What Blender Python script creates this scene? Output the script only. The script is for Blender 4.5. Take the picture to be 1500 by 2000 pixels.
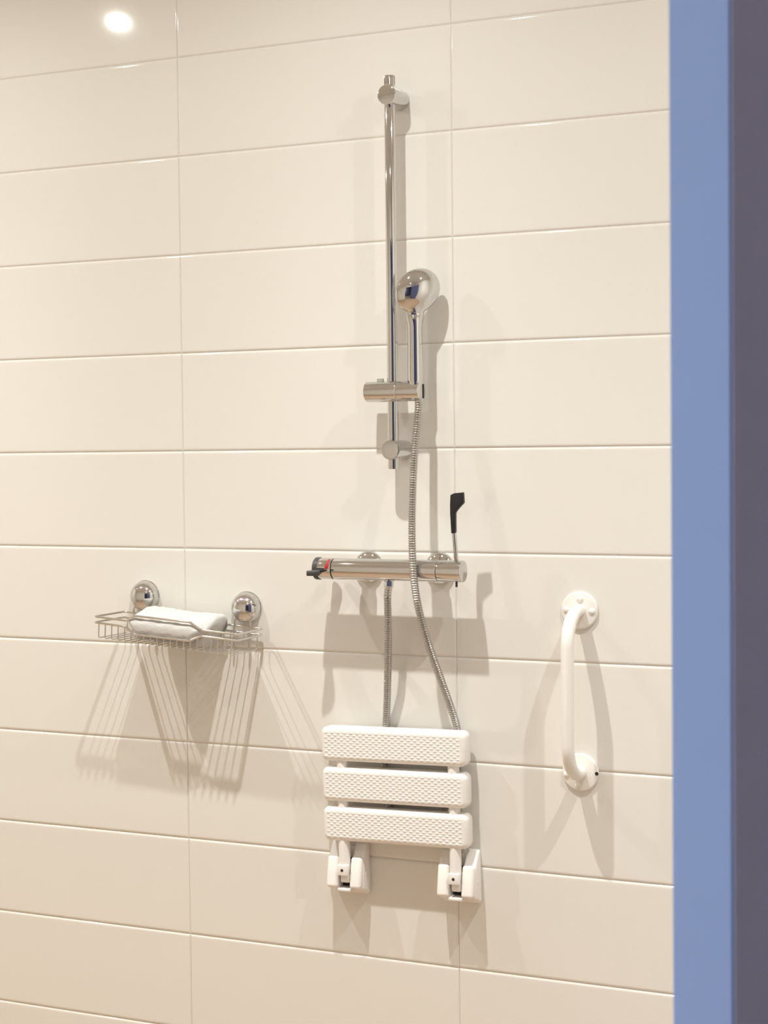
import bpy, bmesh, math, random
from mathutils import Vector, Matrix
random.seed(7)
S = bpy.context.scene
COL = S.collection
for o in list(bpy.data.objects):
    bpy.data.objects.remove(o)

# ---------------------------------------------------------------- camera
cam_data = bpy.data.cameras.new('camera')
cam = bpy.data.objects.new('camera', cam_data)
COL.objects.link(cam)
S.camera = cam
RT = Vector((0.91054066, 0.41327781, -0.01082392))
UP = Vector((-0.00516093, 0.03754224, 0.99928171))
FW = Vector((-0.41338731, 0.90983077, -0.03631663))
EYE = Vector((1.80280772, -2.97457752, 1.39637252))
M = Matrix((RT, UP, -FW)).transposed().to_4x4()
M.translation = EYE
cam.matrix_world = M
cam_data.sensor_fit = 'VERTICAL'
cam_data.sensor_height = 36.0
cam_data.lens = 3286.65 * 36.0 / 2000.0
cam_data.clip_start = 0.05
cam_data.dof.use_dof = True
cam_data.dof.focus_distance = 3.18
cam_data.dof.aperture_fstop = 15.0

# ---------------------------------------------------------------- world, exposure
W = bpy.data.worlds.new('world')
S.world = W
W.use_nodes = True
W.node_tree.nodes['Background'].inputs[0].default_value = (0.55, 0.62, 0.80, 1)
W.node_tree.nodes['Background'].inputs[1].default_value = 0.10
S.view_settings.view_transform = 'Standard'
S.view_settings.look = 'None'
S.view_settings.gamma = 1.0
S.view_settings.use_curve_mapping = False
S.view_settings.exposure = 0.08
S.cycles.use_denoising = True
S.cycles.max_bounces = 12
S.cycles.diffuse_bounces = 8
S.cycles.glossy_bounces = 6
S.cycles.sample_clamp_indirect = 4.0
S.cycles.caustics_reflective = True
S.cycles.blur_glossy = 0.6

LAMP_POWER = 39.0
LAMP_COLOR = (1.0, 0.99, 0.95)
LAMP_SPOTS = [(-0.588, -0.685), (0.485, -0.68), (1.57, -0.68), (-1.68, -0.68), (1.15, -1.75)]
LAMP_Z = 2.5
CORRIDOR_POWER = 43.0

# ---------------------------------------------------------------- helpers
def un(x, y, d):
    """scene point on the plane d metres in front of the tiled wall (photo measurement)"""
    v = FW * 3286.65 + RT * (x - 750.0) - UP * (y - 1000.0)
    t = (-d - EYE.y) / v.y
    return EYE + v * t

def mesh_obj(name, verts, faces, mat, parent=None, smooth=35.0, loc=None):
    me = bpy.data.meshes.new(name)
    me.from_pydata([tuple(v) for v in verts], [], faces)
    bm = bmesh.new(); bm.from_mesh(me)
    bmesh.ops.recalc_face_normals(bm, faces=bm.faces)
    bm.to_mesh(me); bm.free()
    return link_mesh(name, me, mat, parent, smooth, loc)

def link_mesh(name, me, mat, parent=None, smooth=35.0, loc=None):
    if smooth:
        me.polygons.foreach_set('use_smooth', [True] * len(me.polygons))
        me.set_sharp_from_angle(angle=math.radians(smooth))
    if mat is not None:
        me.materials.clear(); me.materials.append(mat)
    o = bpy.data.objects.new(name, me)
    COL.objects.link(o)
    if loc is not None: o.location = loc
    if parent is not None: o.parent = parent
    return o

def bm_obj(name, bm, mat, parent=None, smooth=35.0, loc=None):
    bmesh.ops.recalc_face_normals(bm, faces=bm.faces)
    me = bpy.data.meshes.new(name)
    bm.to_mesh(me); bm.free()
    return link_mesh(name, me, mat, parent, smooth, loc)

def thing(name, label, cat, loc=(0, 0, 0), group=None):
    o = bpy.data.objects.new(name, None)
    o.empty_display_size = 0.05
    COL.objects.link(o)
    o.location = loc
    o['label'] = label; o['category'] = cat
    if group: o['group'] = group
    return o

def struct(o):
    o['kind'] = 'structure'
    return o

def frame(axis):
    a = Vector(axis).normalized()
    h = Vector((0, 0, 1)) if abs(a.z) < 0.9 else Vector((1, 0, 0))
    u = a.cross(h).normalized()
    return a, u, a.cross(u).normalized()

class G:
    """collects shapes, builds ONE mesh"""
    def __init__(s): s.v = []; s.f = []
    def add(s, v, f):
        n = len(s.v); s.v += [Vector(p) for p in v]; s.f += [tuple(i + n for i in q) for q in f]
        return s
    def lathe(s, org, axis, prof, seg=48):
        """prof: list of (radius, distance along the axis)"""
        org = Vector(org); a, u, w = frame(axis); v = []; f = []
        for r, t in prof:
            for k in range(seg):
                g = 2 * math.pi * k / seg
                v.append(org + a * t + (u * math.cos(g) + w * math.sin(g)) * r)
        n = len(prof)
        for i in range(n - 1):
            for k in range(seg):
                k2 = (k + 1) % seg
                f.append((i * seg + k, i * seg + k2, (i + 1) * seg + k2, (i + 1) * seg + k))
        if prof[0][0] > 1e-6: f.append(tuple(range(seg)))
        if prof[-1][0] > 1e-6: f.append(tuple((n - 1) * seg + k for k in range(seg)))
        return s.add(v, f)
    def cyl(s, p0, p1, r, bev=0.001, seg=48):
        p0 = Vector(p0); p1 = Vector(p1); L = (p1 - p0).length
        b = bev
        pr = [(r - b, 0)] + [(r - b + b * math.sin(q), b - b * math.cos(q)) for q in (0.5, 1.05, 1.571)]
        pr += [(r - b + b * math.cos(q), L - b + b * math.sin(q)) for q in (0, 0.52, 1.05, 1.571)]
        return s.lathe(p0, p1 - p0, pr, seg)
    def tube(s, pts, rad, seg=12, closed=False):
        """rad: number or list"""
        pts = [Vector(p) for p in pts]; n = len(pts)
        rs = rad if isinstance(rad, (list, tuple)) else [rad] * n
        v = []; f = []; prev = None
        for i, p in enumerate(pts):
            if closed: t = (pts[(i + 1) % n] - pts[i - 1]).normalized()
            else: t = (pts[min(i + 1, n - 1)] - pts[max(i - 1, 0)]).normalized()
            if prev is None: _, u, w = frame(t)
            else:
                u = (prev - t * prev.dot(t)).normalized(); w = t.cross(u)
            prev = u
            for k in range(seg):
                g = 2 * math.pi * k / seg
                v.append(p + (u * math.cos(g) + w * math.sin(g)) * rs[i])
        m = n if closed else n - 1
        for i in range(m):
            j = (i + 1) % n
            for k in range(seg):
                k2 = (k + 1) % seg
                f.append((i * seg + k, i * seg + k2, j * seg + k2, j * seg + k))
        if not closed:
            f.append(tuple(range(seg))); f.append(tuple((n - 1) * seg + k for k in range(seg)))
        return s.add(v, f)
    def box(s, lo, hi):
        x0, y0, z0 = lo; x1, y1, z1 = hi
        v = [(x0, y0, z0), (x1, y0, z0), (x1, y1, z0), (x0, y1, z0), (x0, y0, z1), (x1, y0, z1), (x1, y1, z1), (x0, y1, z1)]
        return s.add(v, [(0, 1, 2, 3), (4, 5, 6, 7), (0, 1, 5, 4), (1, 2, 6, 5), (2, 3, 7, 6), (3, 0, 4, 7)])
    def prism(s, poly, axis, a, b):
        """poly: 2-D points; axis 'x': (y,z), 'y': (x,z), 'z': (x,y)"""
        def P(p, t):
            return {'x': (t, p[0], p[1]), 'y': (p[0], t, p[1]), 'z': (p[0], p[1], t)}[axis]
        n = len(poly)
        v = [P(p, a) for p in poly] + [P(p, b) for p in poly]
        f = [tuple(range(n)), tuple(range(n, 2 * n))] + [(i, (i + 1) % n, n + (i + 1) % n, n + i) for i in range(n)]
        return s.add(v, f)
    def build(s, name, mat, parent=None, smooth=35.0, loc=None, bevel=0.0, seg=3, all_edges=True):
        if not bevel:
            return mesh_obj(name, s.v, s.f, mat, parent, smooth, loc)
        bm = bmesh.new()
        vs = [bm.verts.new(p) for p in s.v]
        for q in s.f: bm.faces.new([vs[i] for i in q])
        bmesh.ops.recalc_face_normals(bm, faces=bm.faces)
        ed = [e for e in bm.edges if len(e.link_faces) == 2 and e.calc_face_angle(0) > 0.35]
        bmesh.ops.bevel(bm, geom=ed, offset=bevel, segments=seg, profile=0.5, affect='EDGES', clamp_overlap=True)
        return bm_obj(name, bm, mat, parent, smooth, loc)

def spline(pts, per=10, closed=False):
    """Catmull-Rom through pts"""
    P = [Vector(p) for p in pts]; n = len(P); out = []
    for i in range(n if closed else n - 1):
        if closed: a, b, c, d = P[i - 1], P[i], P[(i + 1) % n], P[(i + 2) % n]
        else: a, b, c, d = P[max(i - 1, 0)], P[i], P[i + 1], P[min(i + 2, n - 1)]
        for k in range(per):
            t = k / per
            out.append(0.5 * ((2 * b) + (c - a) * t + (2 * a - 5 * b + 4 * c - d) * t * t + (3 * b - a - 3 * c + d) * t ** 3))
    if not closed: out.append(P[-1])
    return out

def fillet(pts, r, n=5, closed=False):
    """polyline with rounded corners"""
    P = [Vector(p) for p in pts]; out = []
    m = len(P)
    for i in range(m):
        if not closed and i in (0, m - 1): out.append(P[i]); continue
        a, b, c = P[i - 1], P[i], P[(i + 1) % m]
        da, dc = (a - b), (c - b)
        k = min(r, da.length * 0.45, dc.length * 0.45)
        s, e = b + da.normalized() * k, b + dc.normalized() * k
        for j in range(n + 1):
            t = j / n
            out.append(s * (1 - t) ** 2 + b * 2 * t * (1 - t) + e * t * t)
    return out

# ---------------------------------------------------------------- materials
def mat(name, color, rough=0.5, metal=0.0, ior=1.5, coat=0.0, noise=0.0, nscale=40.0, bump=0.0, bscale=200.0, rnoise=0.0):
    m = bpy.data.materials.new(name); m.use_nodes = True
    nt = m.node_tree; b = nt.nodes['Principled BSDF']
    b.inputs['Base Color'].default_value = (*color, 1)
    b.inputs['Roughness'].default_value = rough
    b.inputs['Metallic'].default_value = metal
    b.inputs['IOR'].default_value = ior
    b.inputs['Coat Weight'].default_value = coat
    tc = nt.nodes.new('ShaderNodeTexCoord')
    if noise:
        n = nt.nodes.new('ShaderNodeTexNoise'); n.inputs['Scale'].default_value = nscale; n.inputs['Detail'].default_value = 4
        nt.links.new(tc.outputs['Object'], n.inputs['Vector'])
        mx = nt.nodes.new('ShaderNodeMix'); mx.data_type = 'RGBA'
        mx.inputs[6].default_value = (*[c * (1 - noise) for c in color], 1)
        mx.inputs[7].default_value = (*[min(1, c * (1 + noise)) for c in color], 1)
        nt.links.new(n.outputs['Fac'], mx.inputs[0]); nt.links.new(mx.outputs[2], b.inputs['Base Color'])
    if bump:
        n2 = nt.nodes.new('ShaderNodeTexNoise'); n2.inputs['Scale'].default_value = bscale; n2.inputs['Detail'].default_value = 3
        nt.links.new(tc.outputs['Object'], n2.inputs['Vector'])
        bp = nt.nodes.new('ShaderNodeBump'); bp.inputs['Strength'].default_value = bump; bp.inputs['Distance'].default_value = 0.002
        nt.links.new(n2.outputs['Fac'], bp.inputs['Height']); nt.links.new(bp.outputs['Normal'], b.inputs['Normal'])
    if rnoise:
        n3 = nt.nodes.new('ShaderNodeTexNoise'); n3.inputs['Scale'].default_value = 15
        nt.links.new(tc.outputs['Object'], n3.inputs['Vector'])
        mr = nt.nodes.new('ShaderNodeMapRange')
        mr.inputs['To Min'].default_value = max(0, rough - rnoise); mr.inputs['To Max'].default_value = rough + rnoise
        nt.links.new(n3.outputs['Fac'], mr.inputs['Value']); nt.links.new(mr.outputs['Result'], b.inputs['Roughness'])
    return m

TILE_C = (0.785, 0.768, 0.722)
m_tile = mat('cream_glazed_tile', TILE_C, 0.065, noise=0.012, nscale=6, bump=0.008, bscale=14)
m_grout = mat('pale_grout', (0.68, 0.645, 0.59), 0.9, noise=0.06, nscale=90, bump=0.1)
m_plaster = mat('cream_plaster', (0.77, 0.75, 0.70), 0.6, noise=0.02, nscale=8)
m_ceil = mat('white_ceiling_paint', (0.80, 0.78, 0.74), 0.8, noise=0.015, nscale=10)
m_floor = mat('tan_floor_vinyl', (0.34, 0.235, 0.15), 0.5, noise=0.12, nscale=14)
m_corr = mat('slate_corridor_paint', (0.13, 0.14, 0.20), 0.7, noise=0.05, nscale=6)
m_navy = mat('navy_door_paint', (0.09, 0.11, 0.24), 0.5, noise=0.05, nscale=18)
m_blue = mat('blue_door_paint', (0.44, 0.60, 0.98), 0.45, noise=0.03, nscale=18, bump=0.03, bscale=300)
m_violet = mat('violet_grey_door_laminate', (0.68, 0.66, 0.88), 0.55, noise=0.06, nscale=30, bump=0.03, bscale=300)
m_chrome = mat('polished_chrome', (0.66, 0.655, 0.645), 0.045, 1.0, rnoise=0.012)
m_wire = mat('chromed_wire', (0.72, 0.71, 0.69), 0.12, 1.0, rnoise=0.02)
m_hose = mat('chromed_hose', (0.50, 0.49, 0.47), 0.12, 1.0, rnoise=0.03)
m_white = mat('white_plastic', (0.88, 0.86, 0.83), 0.32, noise=0.008, nscale=30, rnoise=0.05)
m_enamel = mat('white_powder_coat', (0.86, 0.845, 0.80), 0.25, noise=0.008, nscale=30, rnoise=0.04)
m_towel = mat('white_terry_cotton', (0.62, 0.612, 0.595), 0.95, noise=0.03, nscale=500, bump=0.6, bscale=900)
m_black = mat('black_rubber', (0.012, 0.012, 0.014), 0.45, noise=0.2, nscale=60)
m_grey = mat('dark_grey_plastic', (0.055, 0.054, 0.055), 0.45, noise=0.1, nscale=60)
m_red = mat('red_enamel', (0.38, 0.004, 0.010), 0.6, noise=0.05, nscale=60)
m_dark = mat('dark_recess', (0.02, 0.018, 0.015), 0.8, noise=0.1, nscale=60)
m_sage = mat('grey_green_plastic', (0.34, 0.35, 0.27), 0.45, noise=0.05, nscale=60)
m_spray = mat('pale_grey_spray_plate', (0.55, 0.56, 0.56), 0.4, noise=0.05, nscale=80)
m_trim = mat('white_lamp_trim', (0.8, 0.8, 0.78), 0.4, noise=0.02, nscale=30)

# ---------------------------------------------------------------- room shell
X0, X1, YF, ZC = -2.2, 2.06, -2.25, 2.5
def slab(name, lo, hi, m):
    return struct(G().box(lo, hi).build(name, m, smooth=None))
slab('floor', (X0 - 0.1, -4.4, -0.1), (3.4, 0.1, 0.0), m_floor)
slab('ceiling', (X0 - 0.1, -4.4, ZC), (3.4, 0.1, ZC + 0.1), m_ceil)
wall_back = slab('wall_back', (X0, 0.0017, 0.0), (X1, 0.1, ZC), m_grout)
slab('wall_left', (X0 - 0.1, YF, 0.0), (X0, 0.1, ZC), m_plaster)
slab('wall_right', (X1, YF, 0.0), (X1 + 0.1, 0.1, ZC), m_plaster)
slab('wall_front', (X0, YF - 0.1, 0.0), (0.72, YF, ZC), m_plaster)
slab('trim_1', (0.72, YF - 0.1, 2.2), (X1 + 0.1, YF, ZC), m_plaster)
slab('wall_corridor_end', (-0.6, -4.4, 0.0), (3.4, -4.3, ZC), m_corr)
slab('wall_corridor_left', (-0.7, -4.4, 0.0), (-0.6, YF - 0.1, ZC), m_corr)
slab('wall_corridor_right', (3.3, -4.3, 0.0), (3.4, YF - 0.1, ZC), m_corr)
slab('wall_corridor_inner', (X1 + 0.1, YF - 0.1, 0.0), (3.3, YF, ZC), m_corr)

# wall tiles 600 x 200 mm, cushioned edges, recessed joints
def tile_mesh(name, w, h):
    gx, gz = 0.0003, 0.0007; hw, hh = w / 2 - gx, h / 2 - gz
    e, dp, kx = 0.0052, 0.0021, 0.55
    rings = [(0, 0.009), (0, dp)]
    for q in (0.35, 0.7, 1.05, 1.35): rings.append((e * (1 - math.cos(q)), dp * (1 - math.sin(q))))
    rings += [(e, 0.0), (e + 0.003, 0.0)]
    v = []; f = []
    def corner(k, i, y):
        return ((-hw + i * kx, y, -hh + i), (hw - i * kx, y, -hh + i), (hw - i * kx, y, hh - i), (-hw + i * kx, y, hh - i))[k]
    for k in range(4):                      # four edge strips, each its own so the glaze edge shades as one clean roll
        n = len(v)
        for i, y in rings: v += [corner(k, i, y), corner((k + 1) % 4, i, y)]
        for r in range(len(rings) - 1):
            f.append((n + 2 * r, n + 2 * r + 1, n + 2 * r + 3, n + 2 * r + 2))
    n = len(v)
    v += [corner(k, *rings[-1]) for k in range(4)]
    f.append((n, n + 1, n + 2, n + 3))
    me = bpy.data.meshes.new(name); me.from_pydata(v, [], f)
    me.polygons.foreach_set('use_smooth', [True] * len(me.polygons))
    me.set_sharp_from_angle(angle=math.radians(60))
    me.materials.append(m_tile)
    return me
cols = [(-1.8 + 0.6 * i, 0.6) for i in range(-1, 7)]
tiles = {}
for xs, _ in cols:
    a, b = max(xs, X0), min(xs + 0.6, X1)
    if b - a < 0.02: continue
    for r in range(13):
        z0, z1 = 0.2 * r, min(0.2 * r + 0.2, ZC)
        key = (round(b - a, 4), round(z1 - z0, 4))
        if key not in tiles: tiles[key] = tile_mesh('tile', *key)
        o = bpy.data.objects.new('tile', tiles[key]); COL.objects.link(o)
        o.location = ((a + b) / 2, random.uniform(-0.00012, 0.00012), (z0 + z1) / 2)
        o.rotation_euler = (random.uniform(-0.0006, 0.0006), 0, random.uniform(-0.0003, 0.0003))
        o.parent = wall_back

# blue door leaf standing ajar
ph = math.radians(60)
ud = Vector((math.cos(ph), math.sin(ph), 0)); wd = Vector((-math.sin(ph), math.cos(ph), 0))
aN = math.radians(-12.74); DN = 1.0
N = EYE + Vector((math.sin(aN), math.cos(aN), 0)) * DN; N.z = 0
TH = 0.0485
door = bpy.data.objects.new('door_1', None); COL.objects.link(door)
door.location = (N.x, N.y, 0); door.rotation_euler = (0, 0, ph); struct(door)
LEAF = 0.86
G().box((0.001, 0.0, 0.01), (LEAF, 0.004, 2.14)).build('door_face', m_violet, door, None, bevel=0.0012)
G().box((0.0015, 0.0042, 0.01), (LEAF, TH - 0.001, 2.14)).build('door_core', m_navy, door, None, bevel=0.001)
G().box((-0.0012, 0.0006, 0.01), (0.0012, TH, 2.14)).build('door_edge', m_blue, door, None, bevel=0.0008)

# ---------------------------------------------------------------- recessed lamps (light the room)
def lamp_light(name, loc, power, color, r):
    ld = bpy.data.lights.new(name, 'AREA'); ld.shape = 'DISK'; ld.size = r * 2
    ld.energy = power; ld.color = color
    ld.use_nodes = True
    nt = ld.node_tree; em = nt.nodes['Emission']
    ge = nt.nodes.new('ShaderNodeNewGeometry')
    dt = nt.nodes.new('ShaderNodeVectorMath'); dt.operation = 'DOT_PRODUCT'
    nt.links.new(ge.outputs['Normal'], dt.inputs[0]); nt.links.new(ge.outputs['Incoming'], dt.inputs[1])
    ab = nt.nodes.new('ShaderNodeMath'); ab.operation = 'ABSOLUTE'; nt.links.new(dt.outputs['Value'], ab.inputs[0])
    pw = nt.nodes.new('ShaderNodeMath'); pw.operation = 'POWER'; nt.links.new(ab.outputs[0], pw.inputs[0]); pw.inputs[1].default_value = 8.0
    ad = nt.nodes.new('ShaderNodeMath'); ad.operation = 'ADD'; nt.links.new(pw.outputs[0], ad.inputs[0]); ad.inputs[1].default_value = 0.155
    nt.links.new(ad.outputs[0], em.inputs['Strength'])
    lo = bpy.data.objects.new(name, ld); COL.objects.link(lo); lo.location = loc
    return lo
LAMP_LABELS = ['round recessed downlight whose glare shows at the top left of the tiled wall',
               'round recessed downlight in the ceiling in front of the shower rail',
               'round recessed downlight in the ceiling to the right of the grab bar',
               'leftmost round recessed downlight, in the ceiling left of the wire basket',
               'round recessed downlight set away from the tiled wall, nearest the blue door']
for i, (x, y) in enumerate(LAMP_SPOTS):
    if i == 0:
        t0 = thing('downlight', LAMP_LABELS[0], 'lamp', (x, y, LAMP_Z), 'recessed ceiling downlights')
        G().lathe((0, 0, 0), (0, 0, -1), [(0.030, -0.0), (0.030, 0.003), (0.032, 0.005), (0.040, 0.004), (0.043, 0.0)], 40).build('lamp_trim', m_trim, t0)
        t = t0
    else:
        t = t0.copy(); COL.objects.link(t); t.location = (x, y, LAMP_Z); t['label'] = LAMP_LABELS[i]
        for ch in t0.children:
            c = ch.copy(); COL.objects.link(c); c.parent = t
    lamp_light('downlight_beam', (x, y, LAMP_Z - 0.006), LAMP_POWER * (0.4 if i == 4 else 1.0), LAMP_COLOR, 0.016)
ld = bpy.data.lights.new('corridor_fill', 'AREA'); ld.shape = 'SQUARE'; ld.size = 0.5  # unseen cool fill, added to light the blue door edge
ld.energy = CORRIDOR_POWER; ld.color = (0.82, 0.90, 1.0)
lo = bpy.data.objects.new('corridor_fill', ld); COL.objects.link(lo); lo.location = (0.5, -3.9, ZC - 0.01)

# ---------------------------------------------------------------- shower rail
RX, RD = 0.4928, 0.045
rail = thing('shower_rail', 'vertical chrome shower rail with two round wall brackets and a sliding holder', 'shower rail', (RX, 0, 1.398))
def L(p): return Vector(p) - rail.location
g = G().cyl(L((RX, -RD, 1.3615)), L((RX, -RD, 2.088)), 0.0105, 0.0006)
g.build('rail_tube', m_chrome, rail)
# fluted top end
v = []; f = []; SEG = 72
prof = [(0.9, 2.0865), (1.0, 2.0872), (1.0, 2.1035), (0.86, 2.1052), (0.0, 2.1052)]
for r, z in prof:
    for k in range(SEG):
        gq = 2 * math.pi * k / SEG
        rr = (0.0107 - (0.0011 if (k // 3) % 2 else 0)) * r
        v.append(L((RX + rr * math.cos(gq), -RD + rr * math.sin(gq), z - (0.0013 if (k // 3) % 2 and z > 2.103 and r > 0.5 else 0))))
for i in range(len(prof) - 1):
    for k in range(SEG):
        k2 = (k + 1) % SEG
        f.append((i * SEG + k, i * SEG + k2, (i + 1) * SEG + k2, (i + 1) * SEG + k))
f.append(tuple(range(SEG)))
mesh_obj('rail_end', v, f, m_chrome, rail, 30)
for z in (2.066, 1.398):
    g = G().lathe(L((0.495, -0.0002, z)), (0, -1, 0), [(0.0188, 0), (0.0188, 0.063), (0.0186, 0.0645), (0.0178, 0.0655), (0.0165, 0.0660), (0.0, 0.0664)], 64)
    g.build('wall_bracket', m_chrome, rail, 25)
# slider
SZ, SD, SR = 1.509, 0.050, 0.0196
sl = G().cyl(L((0.4412, -SD, SZ)), L((0.5070, -SD, SZ)), SR, 0.0016, 64)
sl.cyl(L((0.5066, -SD, SZ)), L((0.5084, -SD, SZ)), SR - 0.0012, 0.0002, 48)
slider = sl.build('slider', m_chrome, rail, 30)
g = G().cyl(L((0.5078, -SD, SZ)), L((0.5540, -SD, SZ)), SR, 0.0012, 64)
g.build('handset_cradle', m_chrome, slider, 30)
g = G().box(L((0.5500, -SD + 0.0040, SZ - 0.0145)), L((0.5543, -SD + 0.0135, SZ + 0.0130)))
g.build('cradle_slot_shade', m_dark, slider, 30, bevel=0.001)  # dark block standing in for the shade inside the open slot
bp = un(743, 741, SD)
g = G().cyl(L((bp.x, -SD, SZ + SR - 0.002)), L((bp.x, -SD, SZ + SR + 0.0055)), 0.0068, 0.0008, 32)
g.build('release_button', m_sage, slider, 30)

# ---------------------------------------------------------------- hand shower
HX, HD = 0.5440, 0.055
hs = thing('hand_shower', 'chrome hand shower with domed round head, resting upright in the rail holder', 'shower head', (HX, -HD, 1.527))
HRZ = 0.0415
PSI = math.radians(42)
HZ, HR = 1.6965, 0.0440
PITCH_H = math.radians(6)
def sm(a, b, t):
    t = max(0.0, min(1.0, (t - a) / (b - a))); return t * t * (3 - 2 * t)
zs = [1.527 + 0.0035 * i for i in range(36)]
zs += [HZ + HRZ * math.sin(-math.pi / 2 + math.pi * (i + 0.5) / 44) for i in range(44)]
zs = sorted(set([round(z, 5) for z in zs if z < HZ + HRZ - 1e-5] + [HZ + HRZ - 0.00002]))
NS = 64; v = []; f = []
rows = []
for z in zs:
    hd = (z - HZ) / HRZ
    wh = HR * math.sqrt(max(0.0, 1 - hd * hd)) if abs(hd) < 1 else 0.0
    hand_r = 0.0140 + 0.0008 * sm(1.62, 1.53, z)
    k = sm(HZ - HR * 1.30, HZ - HR * 0.10, z)           # 0 handle ... 1 head
    if z < HZ: Wd = (max(hand_r, 0) ** 3.2 + wh ** 3.2) ** (1 / 3.2) if z > HZ - HR * 1.0 else hand_r
    if z < HZ: Wd = max(Wd, hand_r + 0.004 * sm(HZ - HR * 1.6, HZ - HR * 0.9, z))
    else: Wd = wh
    dome = 0.0170 * max(0.0, 1 - hd * hd) ** 0.72 + 0.005 * max(0.0, 1 - hd ** 8) ** 0.5 if abs(hd) < 1 else 0.0
    A = hand_r * (1 - k) + dome * k
    if abs(hd) >= 1: dome = 0.010
    B = hand_r * (1 - k) + 0.0085 * (max(0.0, 1 - abs(hd) ** 10) ** 0.5 if (abs(hd) < 1 and z > HZ) else 1.0) * k
    vm = 0.0
    cx_ = 0.0072 * k
    e1 = 0.5 * (1 - k) + 0.62 * k; e2 = 0.5 * (1 - k) + 0.18 * k
    rows.append(len(v) // NS)
    for q in range(NS):
        th = 2 * math.pi * q / NS
        c, s_ = math.cos(th), math.sin(th)
        t = c
        base = max(0.0, 1 - t * t)
        vv = vm + (A * base ** e1 if s_ >= 0 else -B * base ** e2)
        uu = Wd * t
        cz = z + 0.14 * uu * k
        pa = PITCH_H * k
        dz = z - HZ
        v1, dz1 = vv * math.cos(pa) + dz * math.sin(pa), dz * math.cos(pa) - vv * math.sin(pa)
        vv = v1; cz = HZ + dz1 + 0.14 * uu * k
        x = cx_ + uu * math.cos(PSI) + (vv - vm) * math.sin(PSI)
        y = uu * math.sin(PSI) - (vv - vm) * math.cos(PSI) - vm
        v.append((x, y, cz - 1.527))
for i in range(len(zs) - 1):
    for q in range(NS):
        q2 = (q + 1) % NS
        f.append((i * NS + q, i * NS + q2, (i + 1) * NS + q2, (i + 1) * NS + q))
f.append(tuple(range(NS))); f.append(tuple((len(zs) - 1) * NS + q for q in range(NS)))
mesh_obj('shower_body', v, f, m_chrome, hs, 60)
wv = Vector((math.sin(PSI), -math.cos(PSI), 0))
wv = (wv * math.cos(PITCH_H) + Vector((0, 0, -math.sin(PITCH_H)))).normalized()
cface = Vector((0.0072, 0.0, HZ - 1.527)) + wv * (-0.0084)
g = G().lathe(cface, -wv, [(0.037, -0.001), (0.0365, 0.001), (0.033, 0.0018), (0, 0.0022)], 48)
g.build('spray_face', m_spray, hs)
g = G().lathe((0, 0, 0.001), (0, 0, -1), [(0.0125, 0), (0.0118, 0.008), (0.0098, 0.030), (0.0085, 0.036), (0.0, 0.036)], 40)
g.build('handle_nut', m_chrome, hs)

# ---------------------------------------------------------------- mixer valve
MZ, MD, MR = 1.1705, 0.068, 0.0205
mix = thing('shower_mixer', 'horizontal chrome bar mixer valve with a black lever and red temperature mark', 'shower mixer', (0.494, 0, MZ))
def L2(p): return Vector(p) - mix.location
def xc(a, b, r=MR, bev=0.0008): return G().cyl(L2((a, -MD, MZ)), L2((b, -MD, MZ)), r, bev, 64)
xc(0.3778, 0.5935, MR, 0.0008).build('valve_body', m_chrome, mix, 30)
g = xc(0.3752, 0.3782, MR - 0.0010, 0.0002); g.build('seam_ring', m_dark, mix, 30)
g = xc(0.5930, 0.5950, MR - 0.0008, 0.0002); g.build('seam_ring', m_dark, mix, 30)
th_ = xc(0.3465, 0.3755, MR, 0.0008).build('temperature_handle', m_chrome, mix, 30)
# dark grey grip with two wings
g = G().cyl(L2((0.3370, -MD, MZ)), L2((0.3478, -MD, MZ)), MR + 0.0012, 0.002, 48)
g.build('handle_grip', m_grey, th_, 30)
for s in (1, -1):
    k0 = -MD - s * 0.014
    poly = [(0.3425, k0), (0.3420, k0 - s * 0.012), (0.3412, k0 - s * 0.038), (0.3445, k0 - s * 0.0405), (0.3540, k0 - s * 0.038), (0.3622, k0 - s * 0.033), (0.3638, k0 - s * 0.027), (0.3610, k0 - s * 0.019), (0.3560, k0 - s * 0.010), (0.3545, k0)]
    gg = G().prism([(p[0] - mix.location.x, p[1] - mix.location.y) for p in poly], 'z', MZ - 0.0110 - mix.location.z, MZ - 0.0010 - mix.location.z)
    gg.build('handle_wing', m_grey, th_, 35, bevel=0.0030)
# red mark on the handle skin, black line painted for the wing root's shadow gap
def skin_patch(name, x0, x1, a0, a1, m, par, lift=0.0004, taper=0.0):
    v = []; f = []; n = 14
    for i in range(n + 1):
        a = math.radians(a0 + (a1 - a0) * i / n)
        ins = taper * (1 - i / n)
        for (x, r) in ((x0 + ins, MR + lift), (x1 - ins * 0.2, MR + lift), (x1 - ins * 0.2, MR - 0.001), (x0 + ins, MR - 0.001)):
            v.append(L2((x, -MD - r * math.cos(a), MZ + r * math.sin(a))))
    for i in range(n):
        for k in range(4):
            k2 = (k + 1) % 4
            f.append((i * 4 + k, i * 4 + k2, i * 4 + 4 + k2, i * 4 + 4 + k))
    f += [(0, 1, 2, 3), tuple(n * 4 + k for k in range(4))]
    return mesh_obj(name, v, f, m, par, 30)
skin_patch('red_mark', 0.3640, 0.3728, 66, 2, m_red, th_, taper=0.005)
skin_patch('wing_root_shade', 0.3480, 0.3636, 6, -1, m_black, th_)
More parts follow.
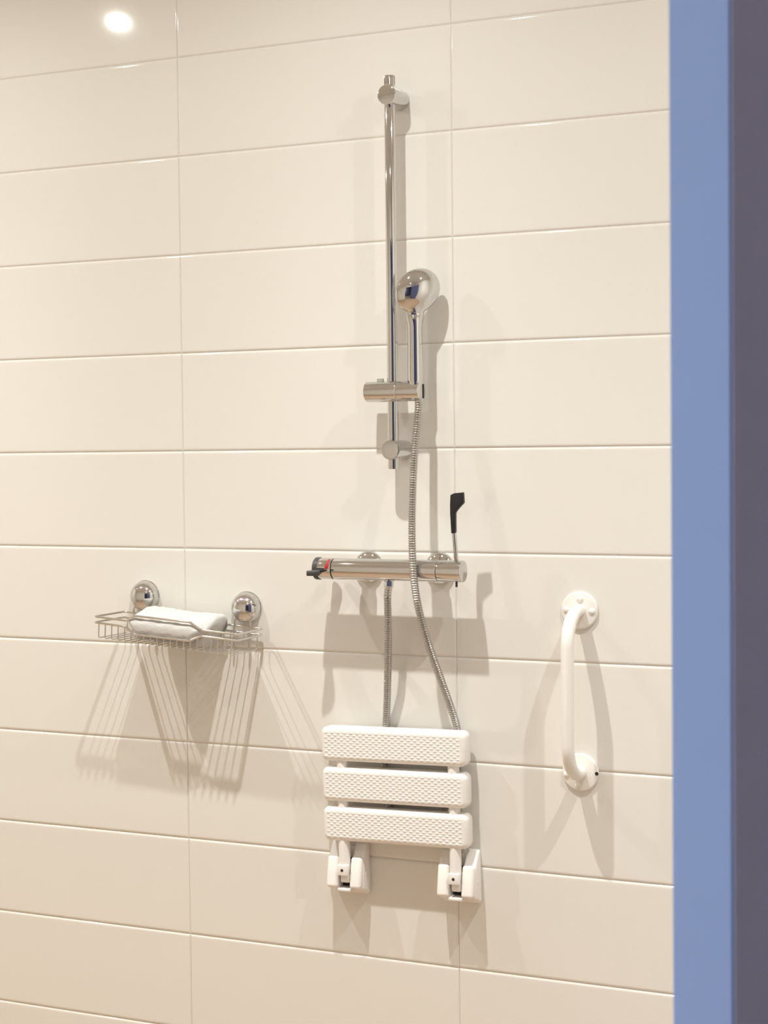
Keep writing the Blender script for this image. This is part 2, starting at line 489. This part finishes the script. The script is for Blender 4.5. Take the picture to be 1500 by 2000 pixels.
# flow handle with lever
fh = xc(0.5942, 0.6435, MR, 0.0014).build('flow_handle', m_chrome, mix, 30)
g = G().cyl(L2(un(891.5, 1098, 0.070)), L2(un(886.5, 1036, 0.0785)), 0.0042, 0.0004, 32)
g.build('lever_stem', m_chrome, fh, 30)
gp = [(881.0, 966.6), (888, 963.2), (905.6, 961.3), (906.8, 982.0), (898.5, 991), (891.6, 999.5), (890.4, 1003), (890.6, 1041.6), (882.6, 1041.6), (880.4, 1003), (880.2, 985)]
pts = [un(x, y, 0.0825 - 0.004 * (y - 961) / 80) for x, y in gp]
fr = [L2(p + Vector((0, -0.0045, 0))) for p in pts]; bk = [L2(p + Vector((0, 0.0045, 0))) for p in pts]
n = len(pts)
gg = G().add(fr + bk, [tuple(range(n)), tuple(range(n, 2 * n))] + [(i, (i + 1) % n, n + (i + 1) % n, n + i) for i in range(n)])
gg.build('lever_grip', m_black, fh, 35, bevel=0.0014)
g = G().cyl(L2((0.6292, -MD, MZ - MR + 0.002)), L2((0.6292, -MD, MZ - MR - 0.009)), 0.0022, 0.0004, 20)
g.build('lever_screw', m_grey, fh, 30)
for x in (0.4193, 0.5685):
    g = G().lathe(L2((x, -0.0002, MZ)), (0, -1, 0), [(0.0305, 0), (0.0310, 0.002), (0.0308, 0.004), (0.0290, 0.0075), (0.0250, 0.011), (0.0200, 0.0135), (0.0165, 0.0145), (0.0150, 0.016), (0.0150, 0.030), (0.0175, 0.031), (0.0178, 0.045), (0.0165, 0.052), (0.014, 0.060)], 64)
    g.build('wall_flange', m_chrome, mix, 40)
OX = 0.4905
g = G().lathe(L2((OX, -MD, MZ - MR + 0.003)), (0, 0, -1), [(0.0115, 0), (0.0115, 0.0035), (0.0095, 0.0045)], 40)
g.lathe(L2((OX, -MD, MZ - MR)), (0, 0, -1), [(0.0092, 0.0), (0.0095, 0.001), (0.0095, 0.0105), (0.0088, 0.0115)], 6)
g.build('hose_outlet', m_chrome, mix, 30)

# ---------------------------------------------------------------- hose
hose = thing('shower_hose', 'ribbed chrome shower hose looping from mixer down behind the seat to the hand shower', 'hose', (0.49, 0, MZ))
def L3(p): return Vector(p) - hose.location
hp = [Vector((OX, -MD, 1.1395)), un(757, 1165, 0.067), un(758, 1215, 0.060), un(757.8, 1265, 0.050), un(757.3, 1320, 0.036), un(756, 1370, 0.022), un(754, 1415, 0.0120),
      un(751.5, 1455, 0.0095), un(750, 1492, 0.0090), un(752, 1535, 0.0088), un(759, 1574, 0.0088), un(778, 1606, 0.0088), un(812, 1622, 0.0088), un(848, 1610, 0.0088), un(874, 1578, 0.0088),
      un(886, 1540, 0.0088), un(893, 1500, 0.0090), un(895, 1460, 0.0095), un(892.5, 1421, 0.0130), un(880, 1380, 0.028), un(862, 1330, 0.050), un(844, 1280, 0.070), un(829, 1232, 0.085), un(817, 1185, 0.0945), un(809.5, 1140, 0.0985),
      un(806.3, 1100, 0.0985), un(804.8, 1050, 0.094), un(805, 1000, 0.088), un(806.7, 940, 0.080), un(810, 880, 0.071), un(814.5, 830, 0.062), un(817.5, 790, 0.0560), Vector((0.5475, -HD, 1.497))]
path = spline(hp, 12)
# resample by arc length
def resample(path, step):
    out = [path[0]]; acc = 0.0
    for a, b in zip(path[:-1], path[1:]):
        d = (b - a).length; t = step - acc
        while t <= d:
            out.append(a + (b - a) * (t / d)); t += step
        acc = d - (t - step)
    return out
PITCH = 0.0046
pr = resample(path, PITCH / 4)
rr = [(0.0058, 0.0071, 0.0076, 0.0071)[i % 4] for i in range(len(pr))]
g = G().tube([L3(p) for p in pr], rr, 16)
g.build('hose_tube', m_hose, hose, 75)
fe = [p for p in pr if p.z > 1.1175 and p.x < 0.52][:22]
g = G().tube([L3(p) for p in fe], [0.0078 if i < 3 else 0.0070 + 0.0010 * (i > len(fe) - 5) for i in range(len(fe))], 24)
g.build('hose_ferrule', m_chrome, hose, 40)

# ---------------------------------------------------------------- grab bar
GX, GZ1, GZ0 = 0.8474, 1.0977, 0.7966
gb = thing('grab_bar', 'white vertical grab bar with two round wall flanges to the right of the seat', 'grab bar', (GX, 0, GZ0))
def L4(p): return Vector(p) - gb.location
GD, BR = 0.077, 0.062
pp = [Vector((GX, -0.004, GZ1))]
for i in range(13):
    a = math.pi / 2 * i / 12
    pp.append(Vector((GX, -(GD - BR) - BR * math.sin(a), GZ1 - BR + BR * math.cos(a))))
for i in range(13):
    a = math.pi / 2 * i / 12
    pp.append(Vector((GX, -(GD - BR) - BR * math.cos(a), GZ0 + BR - BR * math.sin(a))))
pp.append(Vector((GX, -0.004, GZ0)))
G().tube([L4(p) for p in pp], 0.0119, 40).build('bar_tube', m_enamel, gb, 60)
for z, caps, hole in ((GZ1, ((un(1133, 1170, 0.005), 1), (un(1106.5, 1190.5, 0.005), 1), (un(1157, 1194, 0.005), 1)), None),
                      (GZ0, ((un(1130, 1534.5, 0.005), 1), (un(1107, 1512, 0.005), 1)), un(1166, 1511, 0.005))):
    g = G().lathe(L4((GX, -0.0002, z)), (0, -1, 0), [(0.0350, 0), (0.0352, 0.0015), (0.0350, 0.0035), (0.0338, 0.0052), (0.0320, 0.0058), (0.0, 0.0060)], 64)
    fl = g.build('wall_flange', m_enamel, gb, 40)
    for c, _ in caps:
        g = G().lathe(L4((c.x, -0.0055, c.z)), (0, -1, 0), [(0.0062, 0), (0.0061, 0.0012), (0.0054, 0.0026), (0.0038, 0.0036), (0.0, 0.0041)], 28)
        g.build('screw_cap', m_enamel, fl, 50)
    if hole:
        g = G().lathe(L4((hole.x, -0.0056, hole.z)), (0, -1, 0), [(0.0046, 0), (0.0044, 0.0008), (0.0036, 0.0009)], 24)
        g.build('screw_washer', m_enamel, fl, 50)
        g = G().lathe(L4((hole.x, -0.0060, hole.z)), (0, -1, 0), [(0.0035, 0), (0.0035, 0.0006), (0.0, 0.0007)], 24)
        g.build('screw_hole', m_dark, fl, 50)

# ---------------------------------------------------------------- folding seat
SXC, SZC = 0.4858, 0.70
seat = thing('folding_shower_seat', 'white folding shower seat of three dimpled slats, folded up against the wall', 'shower seat', (SXC, 0, SZC))
seat.rotation_euler = (0, -0.021, 0)
SL, SH = 0.3035, 0.0668
def rounded_rect(w, h, r, n=5):
    out = []
    for cx, cz, a0 in ((w - r, h - r, 0), (-w + r, h - r, 90), (-w + r, -h + r, 180), (w - r, -h + r, 270)):
        for i in range(n + 1):
            a = math.radians(a0 + 90 * i / n)
            out.append((cx + r * math.cos(a), cz + r * math.sin(a)))
    return out
D0, D1 = 0.0170, 0.0490
def slat_parts():
    v = []; f = []
    w, h = SL / 2, SH / 2
    prof = [(0.003, D0), (0.0008, D0 + 0.001), (0.0, D0 + 0.003), (0.0, D1 - 0.0095)]
    for q in (0.4, 0.8, 1.2): prof.append((0.0085 * (1 - math.cos(q)), D1 - 0.0095 + 0.0095 * math.sin(q)))
    prof += [(0.0085, D1), (0.0100, D1)]
    for ins, d in prof:
        for x, z in rounded_rect(w - ins, h - ins, 0.0125 - ins * 0.8): v.append((x, -d, z))
    n = 24
    for i in range(len(prof) - 1):
        for k in range(n):
            k2 = (k + 1) % n
            f.append((i * n + k, i * n + k2, (i + 1) * n + k2, (i + 1) * n + k))
    f.append(tuple(range(n))); f.append(tuple((len(prof) - 1) * n + k for k in range(n)))
    tv = G(); row = 0
    z = -0.0234
    while z < 0.0240:
        x = -SL / 2 + 0.0125 + (0.00675 if row % 2 else 0)
        while x < SL / 2 - 0.0115:
            vv = []; ff = []
            for r, hgt in ((1.0, 0.0001), (0.70, 0.00035), (0.3, 0.00055)):
                for k in range(8):
                    a = 2 * math.pi * k / 8
                    vv.append((x + 0.0050 * r * math.cos(a), -D1 - hgt + 0.0006 * (r > 0.9), z + 0.0027 * r * math.sin(a)))
            for i in range(2):
                for k in range(8):
                    k2 = (k + 1) % 8
                    ff.append((i * 8 + k, i * 8 + k2, i * 8 + 8 + k2, i * 8 + 8 + k))
            ff.append(tuple(16 + k for k in range(8)))
            tv.add(vv, ff)
            x += 0.0135
        z += 0.0046; row += 1
    return v, f, tv
sv, sf, tv = slat_parts()
slat0 = mesh_obj('slat', sv, sf, m_white, seat, 30)
tread0 = tv.build('tread_bumps', m_white, slat0, 60); tread0['kind'] = 'stuff'
for i, z in enumerate((0.8285, 0.7495, 0.6720)):
    if i == 0: s_ = slat0
    else:
        s_ = slat0.copy(); COL.objects.link(s_); s_.parent = seat
        t_ = tread0.copy(); COL.objects.link(t_); t_.parent = s_; t_['kind'] = 'stuff'
    s_.location = (0, 0, z - SZC)
def LS(x, y, z): return Vector((x - SXC, y, z - SZC))
for bx in (0.3735, 0.6075):
    # arm that carries the slats
    ap = [LS(bx, -0.034, 0.852), LS(bx, -0.034, 0.700), LS(bx, -0.036, 0.640), LS(bx, -0.0365, 0.590)]
    G().tube(ap, 0.0112, 24).build('arm', m_white, seat, 50)
    # wall bracket: back housing and two lugs
    hw = 0.0385
    br = G()
    side = [(-0.0002, 0.6325), (-0.0120, 0.6325), (-0.0340, 0.6000), (-0.0390, 0.5440), (-0.0002, 0.5275)]
    pad = [(-0.020, 0.6035), (-0.0375, 0.6075), (-0.0505, 0.5470), (-0.020, 0.5450)]
    for s in (-1, 1):
        xa, xb = (bx - hw, bx - 0.0130) if s < 0 else (bx + 0.0130, bx + hw)
        b = G().prism([(p[0], p[1] - SZC) for p in side], 'x', xa - SXC, xb - SXC)
        hs_ = b.build('bracket_housing', m_white, seat, 40, bevel=0.0055, seg=5)
        xa, xb = (bx - hw + 0.0012, bx - 0.0128) if s < 0 else (bx + 0.0128, bx + hw - 0.0012)
        b = G().prism([(p[0], p[1] - SZC) for p in pad], 'x', xa - SXC, xb - SXC)
        b.build('bracket_lug', m_white, hs_, 40, bevel=0.0062, seg=5)
    b = G().box(LS(bx - hw + 0.002, -0.012, 0.530), LS(bx + hw - 0.002, -0.0002, 0.622))
    b.build('wall_plate', m_white, seat, 40, bevel=0.002)
    b = G().box(LS(bx - 0.0145, -0.0445, 0.5385), LS(bx + 0.0145, -0.008, 0.5455))
    b.build('bracket_lip', m_white, seat, 40, bevel=0.0022)
    b = G().box(LS(bx - 0.0108, -0.0500, 0.5715), LS(bx + 0.0108, -0.026, 0.5925))
    kn = b.build('pivot_block', m_white, seat, 40, bevel=0.0014)
    G().lathe(LS(bx - 0.0005, -0.0498, 0.582), (0, -1, 0), [(0.0030, 0), (0.0030, 0.0004), (0, 0.0005)], 20).build('pivot_hole', m_dark, kn, 40)
    G().box(LS(bx - 0.0075, -0.043, 0.5565), LS(bx + 0.0108, -0.028, 0.5735)).build('stop_block', m_white, seat, 40, bevel=0.0025)
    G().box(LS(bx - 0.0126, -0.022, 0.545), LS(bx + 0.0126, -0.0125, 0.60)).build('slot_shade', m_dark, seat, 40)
    c = LS(bx + hw - 0.0012, -0.020, 0.572)
    G().lathe(c, (1, 0, 0), [(0.0052, 0), (0.0050, 0.0016), (0.0035, 0.0022), (0, 0.0024)], 24).build('pivot_cap', m_white, seat, 50)

# ---------------------------------------------------------------- wire basket
BX, BZ = 0.0245, 1.0548
bk_ = thing('wire_basket', 'chrome wire shower basket hung from two domed suction cups, tilted to the right', 'basket', (BX, 0, BZ))
bk_.rotation_euler = (0, 0.0775, 0)
XA, XB, DB, DF = -0.1640, 0.1640, 0.015, 0.123
def rail_loop(z, front):
    pts = [(XA, -DB, z), (XA, -DF, z)] + front + [(XB, -DF, z), (XB, -DB, z)]
    return fillet(pts, 0.006, 5, True)
up = [(-0.0850, -DF, -0.0005), (-0.0695, -DF - 0.001, 0.0115), (0.0605, -DF - 0.001, 0.0130), (0.0860, -DF, 0.0)]
lw = [(-0.0900, -DF, -0.0125), (-0.0690, -DF - 0.001, -0.0255), (0.0600, -DF - 0.001, -0.0240), (0.0860, -DF, -0.0115)]
G().tube(rail_loop(0.0, up), 0.0023, 10, True).build('rail_wire', m_wire, bk_, 60)
G().tube(rail_loop(-0.0120, lw), 0.0023, 10, True).build('rail_wire', m_wire, bk_, 60)
def lower_z(x):
    P = [(XA, -0.012)] + [(p[0], p[2]) for p in lw] + [(XB, -0.012)]
    for (a, za), (b, zb) in zip(P[:-1], P[1:]):
        if a <= x <= b: return za + (zb - za) * (x - a) / (b - a)
    return -0.012
FZ = -0.0430
for i in range(21):
    x = -0.154 + 0.0154 * i
    pts = fillet([(x, -DF + 0.0015, lower_z(x)), (x, -DF + 0.0025, FZ), (x, -DB - 0.002, FZ), (x, -DB - 0.001, -0.012)], 0.006, 4)
    G().tube(pts, 0.0013, 8).build('basket_wire', m_wire, bk_, 60)
for cx, cz in ((-0.0945, 1.1000), (0.1455, 1.0825)):
    # local coordinates of the cup (basket frame is tilted)
    q = Matrix.Rotation(-0.0775, 3, 'Y') @ Vector((cx - BX, 0, cz - BZ))
    g = G().lathe((q.x, -0.0003, q.z), (0, -1, 0), [(0.0334, 0), (0.0336, 0.0010), (0.0332, 0.0020), (0.0320, 0.0028)], 64)
    g.build('cup_rim', m_chrome, bk_, 40)
    prof = [(0.0322, 0.0028)]
    for i in range(1, 15):
        a = math.pi / 2 * i / 14
        prof.append((0.0322 * math.cos(a) if i < 14 else 0.0, 0.0028 + 0.0300 * math.sin(a)))
    g = G().lathe((q.x, -0.0003, q.z), (0, -1, 0), prof, 64)
    g.build('suction_cup', m_chrome, bk_, 60)
    # hanger: bent wire from the basket back up to the cup
    hx = 0.0175
    pts = fillet([(q.x - hx, -DB - 0.0025, FZ), (q.x - hx, -DB - 0.0025, q.z - 0.026), (q.x - hx + 0.004, -DB - 0.003, q.z - 0.019), (q.x + hx - 0.004, -DB - 0.003, q.z - 0.019), (q.x + hx, -DB - 0.0025, q.z - 0.026), (q.x + hx, -DB - 0.0025, FZ)], 0.006, 4)
    G().tube(pts, 0.0021, 10).build('hanger_wire', m_wire, bk_, 60)

# ---------------------------------------------------------------- folded towel in the basket
tw = bpy.data.meshes.new('folded_towel')
NXT = 60; xa, xb = -0.090, 0.088
v = []; f = []
def tow_section(t):
    """closed outline in (depth, z) at length fraction t, basket-local"""
    e = min(t, 1 - t) * (xb - xa)
    r = sm(0.0, 0.020, e)
    hi = 0.010 * sm(0.0, 0.024, e) - 0.001          # where it meets the raised front rail
    lo = -0.0235 * sm(0.0, 0.026, e) - 0.003 * 1
    top = 0.021 + 0.003 * math.sin(t * 9) * 0.4
    P = [(0.022, FZ + 0.004), (0.022, top - 0.008 - 0.004 * (1 - r)), (0.030, top - 0.001), (0.055, top + 0.0012), (0.085, top - 0.006), (0.106, 0.0135 * r + 0.002 * (1 - r)), (0.1175, hi + 0.0005),
         (0.1245 - 0.004 * (1 - r), (hi * 0.75 + lo * 0.25)), (0.1262 - 0.006 * (1 - r), (hi + lo) / 2), (0.1245 - 0.006 * (1 - r), lo * 0.8 + hi * 0.2), (0.1165 - 0.003 * (1 - r), lo), (0.098, lo - 0.004), (0.094, FZ + 0.004)]
    return P
NP = 13 * 4
for i in range(NXT + 1):
    t = i / NXT
    x = xa + (xb - xa) * t
    P = tow_section(t)
    sh = 1.0
    e = min(t, 1 - t) * (xb - xa)
    kk = 0.80 + 0.20 * math.sqrt(max(0.0, min(1.0, e / 0.008)))
    sec = spline([(0, -p[0], p[1]) for p in P], 4, True)
    c = Vector((0, -0.072, -0.008))
    for j, p in enumerate(sec):
        p = c + (p - c) * kk
        wob = 0.0009 * math.sin(x * 140 + j * 0.7) + 0.0006 * math.sin(x * 310 - j * 1.3)
        tuck = -0.018 * sm(-0.004, -0.030, p.z) * sm(0.6, 1.0, t)
        xx = x + 0.004 * max(0, (0.118 + p.y)) / 0.1 + tuck
        v.append((xx, p.y, p.z + wob))
for i in range(NXT):
    for j in range(NP):
        j2 = (j + 1) % NP
        f.append((i * NP + j, i * NP + j2, (i + 1) * NP + j2, (i + 1) * NP + j))
f.append(tuple(range(NP))); f.append(tuple(NXT * NP + j for j in range(NP)))
towel = mesh_obj('folded_towel', v, f, m_towel, None, 70, (BX, 0, BZ))
towel.rotation_euler = (0, 0.0775, 0)
towel['label'] = 'folded white towel lying in the chrome wire basket'
towel['category'] = 'towel'
